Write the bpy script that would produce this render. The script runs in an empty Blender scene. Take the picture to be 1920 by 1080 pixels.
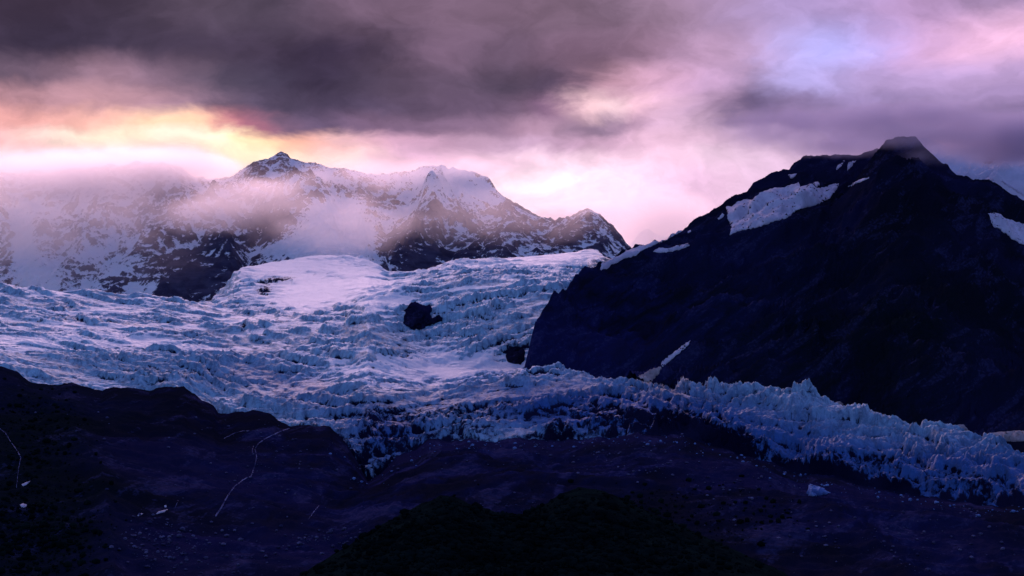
import bpy, math, random
import numpy as np
from mathutils import Vector
from mathutils.geometry import delaunay_2d_cdt

random.seed(7)
sc = bpy.context.scene
col = sc.collection

# ------------------------------------------------------------------ camera
T = math.tan(math.radians(17.5))          # half width of the view as a tangent
HZ = 700.0                                # eye level, as a row of the 1920x1080 photograph
cam_d = bpy.data.cameras.new('camera')
cam = bpy.data.objects.new('camera', cam_d)
col.objects.link(cam)
cam.location = (0, 0, 0)
cam.rotation_euler = (math.radians(90), 0, 0)
cam_d.sensor_width = 36
cam_d.lens = 18 / T
cam_d.shift_y = (HZ - 540) / 1920
cam_d.clip_start = 1
cam_d.clip_end = 80000
sc.camera = cam

# ------------------------------------------------------------------ node helpers
def lin(c):
    return tuple((v / 255 / 12.92) if v / 255 <= 0.04045 else ((v / 255 + 0.055) / 1.055) ** 2.4 for v in c)

class NT:
    """small helper that adds shader nodes"""
    def __init__(s, tree):
        s.t = tree
        tree.nodes.clear()
    def node(s, kind, **kw):
        n = s.t.nodes.new(kind)
        for k, v in kw.items():
            setattr(n, k, v)
        return n
    def put(s, sock, v):
        if isinstance(v, bpy.types.NodeSocket):
            s.t.links.new(v, sock)
        elif v is not None:
            if sock.type == 'RGBA' and hasattr(v, '__len__') and len(v) == 3:
                v = (*v, 1)
            sock.default_value = v
    def m(s, op, a, b=None, c=None, clamp=False):
        n = s.node('ShaderNodeMath', operation=op, use_clamp=clamp)
        for i, v in enumerate((a, b, c)):
            if v is not None:
                s.put(n.inputs[i], v)
        return n.outputs[0]
    def vm(s, op, a, b=None):
        n = s.node('ShaderNodeVectorMath', operation=op)
        s.put(n.inputs[0], a)
        if b is not None:
            if op == 'SCALE':
                s.put(n.inputs['Scale'], b)
            else:
                s.put(n.inputs[1], b)
        return n.outputs['Value'] if op in ('DOT_PRODUCT', 'LENGTH', 'DISTANCE') else n.outputs[0]
    def xyz(s, x, y, z):
        n = s.node('ShaderNodeCombineXYZ')
        for i, v in enumerate((x, y, z)):
            s.put(n.inputs[i], v)
        return n.outputs[0]
    def sep(s, v):
        n = s.node('ShaderNodeSeparateXYZ')
        s.put(n.inputs[0], v)
        return n.outputs
    def noise(s, vec, scale, detail=4, rough=0.55, dist=0.0, out=0):
        n = s.node('ShaderNodeTexNoise')
        s.put(n.inputs['Vector'], vec)
        n.inputs['Scale'].default_value = scale
        n.inputs['Detail'].default_value = detail
        n.inputs['Roughness'].default_value = rough
        n.inputs['Distortion'].default_value = dist
        return n.outputs[out]
    def ss(s, v, lo, hi, a=0.0, b=1.0):
        n = s.node('ShaderNodeMapRange', interpolation_type='SMOOTHSTEP')
        for i, q in enumerate((v, lo, hi, a, b)):
            s.put(n.inputs[i], q)
        return n.outputs[0]
    def mix(s, f, a, b):
        n = s.node('ShaderNodeMix', data_type='RGBA')
        s.put(n.inputs[0], f)
        s.put(n.inputs[6], a)
        s.put(n.inputs[7], b)
        return n.outputs[2]
    def attr(s, name):
        n = s.node('ShaderNodeAttribute', attribute_name=name)
        return n.outputs['Fac']
    def ramp(s, f, stops, interp='CARDINAL'):
        n = s.node('ShaderNodeValToRGB')
        cr = n.color_ramp
        cr.interpolation = interp
        while len(cr.elements) < len(stops):
            cr.elements.new(0.5)
        for e, (p, c) in zip(cr.elements, stops):
            e.position = p
        for e, (p, c) in zip(cr.elements, stops):
            e.color = (*c, 1)
        s.put(n.inputs[0], f)
        return n.outputs[0]

# ------------------------------------------------------------------ sky
SUN_AZ, SUN_EL = math.radians(-9.9), math.radians(20.0)
sun_dir = Vector((math.sin(SUN_AZ) * math.cos(SUN_EL), math.cos(SUN_AZ) * math.cos(SUN_EL), math.sin(SUN_EL)))

world = bpy.data.worlds.new('World')
sc.world = world
world.use_nodes = True
W = NT(world.node_tree)
sky = W.node('ShaderNodeTexSky', sky_type='NISHITA')
sky.sun_disc = False
sky.sun_elevation = SUN_EL
sky.sun_rotation = SUN_AZ
sky.air_density = 1.0
sky.dust_density = 0.4
sky.ozone_density = 4.0
D = W.vm('NORMALIZE', W.node('ShaderNodeTexCoord').outputs['Generated'])
dx, dy, dz = W.sep(D)
az = W.m('ARCTAN2', dx, dy)
el = W.m('ARCSINE', dz)
# cloud layers: warp the direction with billowy noise, then look the cloud colour up by bearing and height
sv = W.xyz(W.m('MULTIPLY', az, 1.0), W.m('MULTIPLY', el, 1.9), W.m('MULTIPLY', dy, 0.4))
w1 = W.noise(sv, 9, 5, 0.55, 0.3, out=1)
w2 = W.noise(W.vm('ADD', sv, (3.1, 1.7, 4.4)), 26, 5, 0.6, 0.4, out=1)
wx1, wy1, _ = W.sep(w1)
wx2, wy2, _ = W.sep(w2)
def warp(base, a, b, ka, kb):
    r = W.m('MULTIPLY_ADD', W.m('SUBTRACT', a, 0.5), ka, base)
    return W.m('MULTIPLY_ADD', W.m('SUBTRACT', b, 0.5), kb, r)
u = warp(az, wx1, wx2, 0.07, 0.035)
v = warp(el, wy1, wy2, 0.018, 0.014)
def p_az(px): return math.atan((px - 960) / 960 * T)
def p_el(py, px=960): return math.atan((HZ - py) / 960 * T * math.cos(p_az(px)))
A0, A1 = p_az(-360), p_az(2280)
uf = W.m('DIVIDE', W.m('SUBTRACT', u, A0), A1 - A0, clamp=True)
def pos(px): return (p_az(px) - A0) / (A1 - A0)
rows = [
 (-160, [(-300, (74, 64, 84)), (150, (66, 57, 76)), (500, (80, 70, 88)), (800, (105, 88, 106)), (1100, (128, 108, 126)), (1400, (150, 132, 166)), (1700, (158, 136, 176)), (2200, (150, 130, 170))]),
 (20, [(-300, (66, 56, 70)), (60, (60, 50, 64)), (240, (70, 60, 74)), (350, (88, 76, 90)), (500, (82, 71, 85)), (640, (110, 91, 107)), (860, (122, 100, 116)), (1100, (130, 108, 124)), (1300, (162, 136, 160)), (1500, (172, 152, 192)), (1700, (178, 148, 184)), (1860, (170, 144, 176)), (2200, (176, 150, 184))]),
 (100, [(-300, (70, 60, 74)), (60, (58, 50, 66)), (250, (66, 57, 73)), (450, (68, 58, 74)), (620, (62, 52, 70)), (740, (90, 75, 92)), (820, (126, 103, 122)), (960, (108, 89, 106)), (1100, (132, 106, 124)), (1250, (165, 134, 156)), (1400, (192, 164, 196)), (1560, (182, 178, 234)), (1700, (202, 168, 206)), (1860, (240, 192, 216)), (2200, (220, 180, 214))]),
 (160, [(-300, (120, 100, 112)), (20, (110, 92, 106)), (200, (152, 122, 134)), (300, (140, 114, 128)), (420, (88, 77, 92)), (560, (66, 57, 76)), (700, (78, 67, 84)), (840, (100, 84, 102)), (980, (88, 75, 92)), (1090, (124, 100, 118)), (1150, (214, 168, 182)), (1290, (216, 176, 204)), (1380, (176, 152, 184)), (1480, (182, 172, 220)), (1620, (168, 150, 190)), (1760, (190, 164, 204)), (1920, (200, 172, 212)), (2200, (206, 176, 214))]),
 (200, [(-300, (200, 152, 152)), (0, (188, 144, 148)), (180, (190, 148, 152)), (320, (170, 134, 142)), (430, (110, 93, 110)), (600, (78, 68, 88)), (800, (100, 84, 104)), (960, (120, 98, 118)), (1050, (166, 132, 150)), (1110, (255, 214, 212)), (1215, (250, 204, 214)), (1300, (212, 176, 200)), (1390, (124, 106, 134)), (1500, (146, 128, 164)), (1620, (156, 138, 178)), (1780, (170, 148, 188)), (1920, (176, 152, 192)), (2200, (180, 156, 196))]),
 (238, [(-300, (250, 178, 166)), (0, (246, 180, 168)), (120, (250, 190, 172)), (230, (255, 200, 172)), (360, (255, 210, 168)), (430, (206, 140, 140)), (520, (124, 98, 118)), (700, (126, 102, 124)), (880, (150, 122, 144)), (1000, (176, 142, 160)), (1110, (150, 126, 146)), (1200, (196, 160, 180)), (1310, (226, 190, 210)), (1410, (140, 120, 148)), (1520, (140, 120, 152)), (1700, (146, 126, 164)), (1920, (136, 118, 154)), (2200, (140, 120, 158))]),
 (264, [(-300, (255, 190, 180)), (0, (252, 194, 186)), (130, (255, 236, 208)), (250, (255, 226, 190)), (360, (255, 244, 210)), (440, (255, 234, 182)), (520, (255, 196, 162)), (620, (240, 192, 186)), (720, (212, 168, 184)), (900, (200, 166, 186)), (1100, (208, 170, 190)), (1250, (232, 192, 208)), (1380, (212, 180, 200)), (1480, (190, 164, 190)), (1700, (140, 122, 158)), (1920, (120, 104, 138)), (2200, (130, 112, 148))]),
 (300, [(-300, (255, 200, 190)), (0, (253, 206, 198)), (200, (255, 216, 200)), (330, (255, 214, 190)), (430, (255, 240, 196)), (540, (255, 220, 194)), (640, (250, 212, 204)), (740, (226, 184, 200)), (840, (232, 194, 208)), (960, (246, 212, 222)), (1080, (250, 218, 226)), (1220, (240, 202, 216)), (1350, (238, 206, 220)), (1500, (216, 186, 206)), (1700, (170, 146, 180)), (2200, (160, 140, 176))]),
 (342, [(-300, (255, 204, 200)), (200, (254, 206, 202)), (500, (254, 216, 204)), (800, (244, 206, 214)), (950, (254, 230, 230)), (1040, (255, 252, 250)), (1110, (255, 246, 246)), (1200, (252, 222, 234)), (1310, (236, 198, 218)), (1400, (232, 198, 216)), (1700, (200, 170, 200)), (2200, (190, 164, 196))]),
 (420, [(-300, (250, 196, 198)), (400, (248, 200, 204)), (800, (244, 200, 212)), (1040, (250, 208, 220)), (1130, (238, 196, 214)), (1240, (244, 204, 214)), (1340, (232, 194, 212)), (1700, (206, 174, 204)), (2200, (196, 168, 200))]),
]
cols = [(p_el(py), W.ramp(uf, [(pos(px), lin(c)) for px, c in st])) for py, st in rows]
c = cols[0][1]
for (e_hi, _), (e_lo, cc) in zip(cols[:-1], cols[1:]):
    c = W.mix(W.ss(v, e_hi, e_lo), c, cc)
# wispy light and dark within the cloud
w3 = W.noise(W.xyz(W.m('MULTIPLY', u, 1.0), W.m('MULTIPLY', v, 1.6), 0.0), 34, 6, 0.6, 0.6)
w4 = W.noise(W.xyz(W.m('MULTIPLY', u, 0.9), W.m('MULTIPLY', v, 1.5), 2.0), 12, 6, 0.6, 0.8)
k = W.m('ADD', W.m('MULTIPLY', W.m('SUBTRACT', w3, 0.5), 0.6), W.m('MULTIPLY_ADD', W.m('SUBTRACT', w4, 0.5), 0.9, 1.04))
w5 = W.noise(W.xyz(u, W.m('MULTIPLY', v, 1.5), 7.0), 21, 4, 0.5, 1.2)
k = W.m('MULTIPLY_ADD', W.m('SUBTRACT', w5, 0.5), 0.6, k)
c = W.vm('MULTIPLY', W.vm('SCALE', c, k), (1.01, 0.96, 1.09))
# the same broken cloud carries on over the rest of the sky, cooler the farther it lies from the sunset
toward = W.vm('DOT_PRODUCT', D, tuple(sun_dir))
dn = W.noise(W.vm('MULTIPLY', D, (1.0, 1.0, 1.6)), 3.2, 6, 0.58, 0.3)
far_c = W.mix(W.ss(toward, 0.2, 1.0), lin((116, 134, 238)), lin((222, 182, 212)))
far_c = W.vm('SCALE', far_c, W.ss(dn, 0.25, 0.75, 0.75, 1.25))
near = W.m('MULTIPLY', W.ss(W.m('ABSOLUTE', az), p_az(2250), p_az(1950), 0.0, 1.0), W.ss(el, 0.40, 0.27))
near = W.m('MULTIPLY', near, W.ss(dy, 0.0, 0.1))
c = W.mix(near, far_c, c)
bg1 = W.node('ShaderNodeBackground')
W.put(bg1.inputs[0], sky.outputs[0])
bg1.inputs[1].default_value = 0.13
bg2 = W.node('ShaderNodeBackground')
W.put(bg2.inputs[0], c)
bg2.inputs[1].default_value = 1.0
cover = W.m('MAXIMUM', near, W.ss(dn, 0.40, 0.60, 0.15, 0.8))
mx = W.node('ShaderNodeMixShader')
W.put(mx.inputs[0], cover)
W.t.links.new(bg1.outputs[0], mx.inputs[1])
W.t.links.new(bg2.outputs[0], mx.inputs[2])
out = W.node('ShaderNodeOutputWorld')
W.t.links.new(mx.outputs[0], out.inputs[0])
world.cycles.sampling_method = 'MANUAL'
world.cycles.sample_map_resolution = 512

# ------------------------------------------------------------------ sun behind the cloud
sd = bpy.data.lights.new('sun', 'SUN')
sd.energy = 2.0
sd.angle = math.radians(30)
sd.color = (1.0, 0.58, 0.68)
sun = bpy.data.objects.new('sun', sd)
col.objects.link(sun)
sun.rotation_euler = sun_dir.to_track_quat('Z', 'Y').to_euler()
sun.location = sun_dir * 20000

sc.view_settings.view_transform = 'Standard'
sc.view_settings.look = 'None'
sc.view_settings.gamma = 1
sc.view_settings.use_curve_mapping = False
sc.view_settings.exposure = 0
sc.render.engine = 'CYCLES'
sc.cycles.use_denoising = True
sc.cycles.max_bounces = 4
sc.cycles.diffuse_bounces = 2
sc.cycles.glossy_bounces = 1
sc.cycles.volume_bounces = 2
sc.cycles.transparent_max_bounces = 8

# ------------------------------------------------------------------ noise in numpy
def _h(ix, iy, seed):
    h = (ix.astype(np.int64) * 374761393 + iy.astype(np.int64) * 668265263 + seed * 974634777) & 0xffffffff
    h = ((h ^ (h >> 13)) * 1274126177) & 0xffffffff
    return (h ^ (h >> 16)) & 0xffffffff
def rnd(ix, iy, seed):
    return _h(ix, iy, seed) / 4294967295.0
_ang = np.arange(64) / 64 * 2 * np.pi
_GX, _GY = np.cos(_ang), np.sin(_ang)
def perlin(x, y, seed=0):
    ix, iy = np.floor(x), np.floor(y)
    fx, fy = x - ix, y - iy
    ix, iy = ix.astype(np.int64), iy.astype(np.int64)
    ux, uy = fx * fx * fx * (fx * (fx * 6 - 15) + 10), fy * fy * fy * (fy * (fy * 6 - 15) + 10)
    def g(ox, oy):
        k = _h(ix + ox, iy + oy, seed) & 63
        return _GX[k] * (fx - ox) + _GY[k] * (fy - oy)
    a = g(0, 0) * (1 - ux) + g(1, 0) * ux
    b = g(0, 1) * (1 - ux) + g(1, 1) * ux
    return (a * (1 - uy) + b * uy) * 1.5
def fbm(x, y, octs=5, seed=0, gain=0.5):
    r, a, n = 0, 1, 0
    for i in range(octs):
        r = r + a * perlin(x, y, seed + i * 17)
        n += a
        a *= gain
        x, y = x * 2.03 + 5.3, y * 2.03 - 3.1
    return r / n
def ridged(x, y, octs=5, seed=0, gain=0.5):
    r, a, n, w = 0, 1, 0, 1
    for i in range(octs):
        s = 1 - np.abs(perlin(x, y, seed + i * 13)) * 1.3
        s = np.clip(s, 0, 1) ** 2 * w
        w = np.clip(s * 1.8, 0, 1)
        r = r + a * s
        n += a
        a *= gain
        x, y = x * 2.07 + 1.7, y * 2.07 + 9.2
    return r / n
def voronoi(x, y, seed=0):
    ix, iy = np.floor(x).astype(np.int64), np.floor(y).astype(np.int64)
    f1 = np.full(x.shape, 9.0)
    f2 = np.full(x.shape, 9.0)
    cid = np.zeros(x.shape)
    for ox in (-1, 0, 1):
        for oy in (-1, 0, 1):
            jx, jy = ix + ox, iy + oy
            d = np.hypot(jx + rnd(jx, jy, seed) - x, jy + rnd(jx, jy, seed + 5) - y)
            cid = np.where(d < f1, rnd(jx, jy, seed + 9), cid)
            f2 = np.minimum(f2, np.maximum(d, f1))
            f1 = np.minimum(f1, d)
    return f1, f2, cid
def sstep(a, b, x):
    t = np.clip((x - a) / (b - a), 0, 1)
    return t * t * (3 - 2 * t)
def L(pts, px):
    xs, ys = zip(*pts)
    return np.interp(px, xs, ys)
def blobs(px, py, lst):
    r = np.zeros(px.shape)
    for cx, cy, rx, ry, ang, val in lst:
        ca, sa = math.cos(math.radians(ang)), math.sin(math.radians(ang))
        qx, qy = px - cx, py - cy
        a, b = (qx * ca - qy * sa) / rx, (qx * sa + qy * ca) / ry
        r += val * np.exp(-(a * a + b * b))
    return r
def polyline_dist(px, py, pts):
    d = np.full(px.shape, 1e9)
    for (x0, y0), (x1, y1) in zip(pts[:-1], pts[1:]):
        ex, ey = x1 - x0, y1 - y0
        t = np.clip(((px - x0) * ex + (py - y0) * ey) / (ex * ex + ey * ey), 0, 1)
        d = np.minimum(d, np.hypot(px - x0 - t * ex, py - y0 - t * ey))
    return d
def tanx(px): return (px - 960) / 960 * T
def tanz(py): return (HZ - py) / 960 * T
def project(X, Y, Z):
    return 960 + X / Y / T * 960, HZ - Z / Y / T * 960
def surf(Y, lines, front=0.1, back=0.5):
    """height of a slope that runs through several contour lines, each (distance, row) per bearing"""
    ys = [l[0] for l in lines]
    zs = [tanz(l[1]) * l[0] for l in lines]
    z = zs[0] - (ys[0] - Y) * front
    for k in range(len(lines) - 1):
        s = (Y - ys[k]) / (ys[k + 1] - ys[k])
        z = np.where(s > 0, zs[k] + (zs[k + 1] - zs[k]) * s, z)
    return np.where(Y > ys[-1], zs[-1] - (Y - ys[-1]) * back, z)
def grid_mesh(name, X, Y, Z, mat, attrs=None):
    R, C = X.shape
    co = np.stack([X, Y, Z], -1).reshape(-1, 3).astype(np.float32)
    idx = np.arange(R * C).reshape(R, C)
    q = np.stack([idx[:-1, :-1], idx[:-1, 1:], idx[1:, 1:], idx[1:, :-1]], -1).reshape(-1, 4).astype(np.int32)
    me = bpy.data.meshes.new(name)
    me.vertices.add(len(co))
    me.vertices.foreach_set('co', co.ravel())
    me.loops.add(q.size)
    me.loops.foreach_set('vertex_index', q.ravel())
    me.polygons.add(len(q))
    me.polygons.foreach_set('loop_start', np.arange(0, q.size, 4, dtype=np.int32))
    me.update(calc_edges=True)
    me.polygons.foreach_set('use_smooth', np.ones(len(q), dtype=bool))
    for k, a in (attrs or {}).items():
        at = me.attributes.new(k, 'FLOAT', 'POINT')
        at.data.foreach_set('value', a.astype(np.float32).ravel())
    me.materials.append(mat)
    o = bpy.data.objects.new(name, me)
    col.objects.link(o)
    return o
def normals(X, Y, Z):
    P = np.stack([X, Y, Z], -1)
    n = np.cross(np.gradient(P, axis=1), np.gradient(P, axis=0))
    return n / (np.linalg.norm(n, axis=-1, keepdims=True) + 1e-9)
def blur(a, n):
    k = np.ones(2 * n + 1) / (2 * n + 1)
    for ax in (0, 1):
        p = np.pad(a, [(n, n) if i == ax else (0, 0) for i in (0, 1)], mode='edge')
        cs = np.cumsum(np.insert(p, 0, 0, axis=ax), axis=ax)
        a = (np.take(cs, range(2 * n + 1, cs.shape[ax]), ax) - np.take(cs, range(0, cs.shape[ax] - 2 * n - 1), ax)) / (2 * n + 1)
    return a
def tag(o, label, cat=None, kind=None, group=None):
    o['label'] = label
    if cat: o['category'] = cat
    if kind: o['kind'] = kind
    if group: o['group'] = group
    return o

# ------------------------------------------------------------------ materials
def new_mat(name):
    m = bpy.data.materials.new(name)
    m.use_nodes = True
    n = NT(m.node_tree)
    return m, n
def finish(n, color, rough=0.8, bump=None, dist=1.0, strength=1.0, spec=0.2):
    b = n.node('ShaderNodeBsdfPrincipled')
    n.put(b.inputs['Base Color'], color)
    n.put(b.inputs['Roughness'], rough)
    n.put(b.inputs['Specular IOR Level'], spec)
    if bump is not None:
        bp = n.node('ShaderNodeBump')
        bp.inputs['Strength'].default_value = strength
        bp.inputs['Distance'].default_value = dist
        n.put(bp.inputs['Height'], bump)
        n.t.links.new(bp.outputs[0], b.inputs['Normal'])
    o = n.node('ShaderNodeOutputMaterial')
    n.t.links.new(b.outputs[0], o.inputs['Surface'])

SNOW = (0.82, 0.80, 0.82)
def mat_range():
    m, n = new_mat('snowy_rock')
    P = n.node('ShaderNodeNewGeometry').outputs['Position']
    a = n.noise(n.vm('MULTIPLY', P, (1, 1, 1.2)), 0.032, 8, 0.74, 0.5)
    b = n.noise(P, 0.085, 5, 0.7, 0.3)
    mask = n.m('ADD', n.m('MULTIPLY', n.m('SUBTRACT', a, 0.5), 2.0), n.m('MULTIPLY', n.m('SUBTRACT', b, 0.5), 1.3))
    mask = n.ss(n.m('ADD', mask, n.attr('snow')), 0.42, 0.58)
    r = n.noise(n.vm('MULTIPLY', P, (1, 1, 3)), 0.01, 6, 0.6)
    rock = n.mix(n.ss(r, 0.35, 0.65), (0.034, 0.029, 0.062), (0.080, 0.068, 0.115))
    finish(n, n.mix(mask, rock, SNOW), 0.8, n.m('ADD', n.m('MULTIPLY', a, 1.0), n.m('MULTIPLY', b, 0.4)), 14, 0.9, 0.03)
    return m
def mat_dark():
    m, n = new_mat('dark_rock')
    P = n.node('ShaderNodeNewGeometry').outputs['Position']
    # thin veins of scree and grass run down the fall line
    px_, py__, pz_ = n.sep(P)
    Q = n.xyz(n.m('ADD', n.m('MULTIPLY', px_, 0.20), n.m('MULTIPLY', pz_, 0.17)), n.m('SUBTRACT', n.m('MULTIPLY', pz_, 0.8), n.m('MULTIPLY', px_, 0.6)), n.m('MULTIPLY', py__, 0.25))
    a = n.noise(Q, 0.022, 7, 0.66, 0.5)
    b = n.noise(P, 0.12, 4, 0.65)
    c = n.noise(P, 0.0022, 4, 0.55, 0.3)
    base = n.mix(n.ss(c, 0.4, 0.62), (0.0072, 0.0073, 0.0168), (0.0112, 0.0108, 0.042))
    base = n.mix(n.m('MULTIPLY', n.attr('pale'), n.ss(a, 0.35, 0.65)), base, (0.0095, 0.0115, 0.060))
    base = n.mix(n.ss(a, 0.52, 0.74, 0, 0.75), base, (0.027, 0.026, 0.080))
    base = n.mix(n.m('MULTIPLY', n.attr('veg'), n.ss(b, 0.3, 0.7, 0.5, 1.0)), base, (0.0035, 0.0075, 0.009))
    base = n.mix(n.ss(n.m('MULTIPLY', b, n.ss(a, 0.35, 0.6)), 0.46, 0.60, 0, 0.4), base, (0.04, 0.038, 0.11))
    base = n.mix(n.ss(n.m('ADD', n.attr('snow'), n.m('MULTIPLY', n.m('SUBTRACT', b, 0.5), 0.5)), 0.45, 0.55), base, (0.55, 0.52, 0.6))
    finish(n, base, 0.85, n.m('ADD', a, n.m('MULTIPLY', b, 0.35)), 8, 0.8, 0.0)
    return m
def mat_ice():
    m, n = new_mat('glacier_ice')
    P = n.node('ShaderNodeNewGeometry').outputs['Position']
    a = n.noise(n.vm('MULTIPLY', P, (1, 0.7, 0.5)), 0.05, 7, 0.65, 1.0)
    b = n.noise(P, 0.2, 5, 0.65, 0.5)
    d = n.noise(P, 0.006, 4, 0.6, 0.3)
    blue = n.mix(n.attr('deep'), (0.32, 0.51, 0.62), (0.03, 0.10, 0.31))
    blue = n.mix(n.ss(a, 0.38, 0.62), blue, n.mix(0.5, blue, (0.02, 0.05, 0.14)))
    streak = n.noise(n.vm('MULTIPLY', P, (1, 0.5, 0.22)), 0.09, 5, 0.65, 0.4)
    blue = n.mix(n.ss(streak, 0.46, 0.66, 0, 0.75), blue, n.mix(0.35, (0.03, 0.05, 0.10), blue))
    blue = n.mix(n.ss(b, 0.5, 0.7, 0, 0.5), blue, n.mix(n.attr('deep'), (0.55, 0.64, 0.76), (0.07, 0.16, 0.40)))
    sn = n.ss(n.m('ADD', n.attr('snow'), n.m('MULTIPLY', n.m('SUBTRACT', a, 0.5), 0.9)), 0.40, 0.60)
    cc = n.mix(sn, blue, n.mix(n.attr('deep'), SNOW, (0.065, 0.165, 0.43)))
    dm = n.m('ADD', n.m('MULTIPLY_ADD', n.m('SUBTRACT', streak, 0.5), 0.9, n.attr('dirt_and_shade')), n.m('ADD', n.m('MULTIPLY', n.m('SUBTRACT', a, 0.5), 1.6), n.m('MULTIPLY', n.m('SUBTRACT', b, 0.5), 0.9)))
    dirt_and_shade = n.mix(n.ss(d, 0.4, 0.6), (0.004, 0.0045, 0.019), (0.010, 0.0105, 0.036))
    cc = n.mix(n.ss(dm, 0.34, 0.74), cc, dirt_and_shade)
    finish(n, cc, 0.55, n.m('ADD', a, n.m('MULTIPLY', b, 0.5)), 4, 0.8, n.m('MULTIPLY', n.ss(dm, 0.62, 0.40), 0.15))
    return m
def mat_hill():
    m, n = new_mat('dark_heath')
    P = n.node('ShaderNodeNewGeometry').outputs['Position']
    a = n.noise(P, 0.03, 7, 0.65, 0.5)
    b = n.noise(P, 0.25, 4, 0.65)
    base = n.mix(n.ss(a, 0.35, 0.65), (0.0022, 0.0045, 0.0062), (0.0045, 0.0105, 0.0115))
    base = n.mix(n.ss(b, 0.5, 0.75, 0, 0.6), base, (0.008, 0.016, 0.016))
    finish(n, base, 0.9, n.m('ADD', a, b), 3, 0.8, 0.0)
    return m
def mat_snow(name, c1, c2, stones=False):
    m, n = new_mat(name)
    P = n.node('ShaderNodeNewGeometry').outputs['Position']
    a = n.noise(n.vm('MULTIPLY', P, (1, 0.6, 0.6)), 0.035, 6, 0.6, 0.5)
    cc = n.mix(n.ss(a, 0.35, 0.7), c1, c2)
    if stones:    # melt holes and stones showing through
        q = n.noise(n.vm('MULTIPLY', P, (1, 0.6, 0.8)), 0.06, 5, 0.7, 0.4)
        cc = n.mix(n.ss(q, 0.60, 0.68), cc, (0.03, 0.027, 0.06))
    finish(n, cc, 0.8, a, 3, 0.5, 0.0)
    return m
M_RANGE, M_DARK, M_ICE, M_HILL = mat_range(), mat_dark(), mat_ice(), mat_hill()
M_PATCH = mat_snow('old_snow', (0.42, 0.38, 0.47), (0.55, 0.51, 0.6), True)
M_DIRTY = mat_snow('dirty_snow', (0.26, 0.21, 0.22), (0.46, 0.38, 0.38))
M_WATER = mat_snow('white_water', (0.05, 0.05, 0.12), (0.20, 0.19, 0.32))
M_BLUEICE = mat_snow('blue_ice', (0.07, 0.12, 0.30), (0.16, 0.24, 0.46))
M_STONE = mat_snow('pale_stone', (0.025, 0.024, 0.065), (0.13, 0.12, 0.22))
M_BUSH = mat_snow('bush_leaves', (0.0022, 0.0045, 0.0055), (0.005, 0.011, 0.0115))

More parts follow.
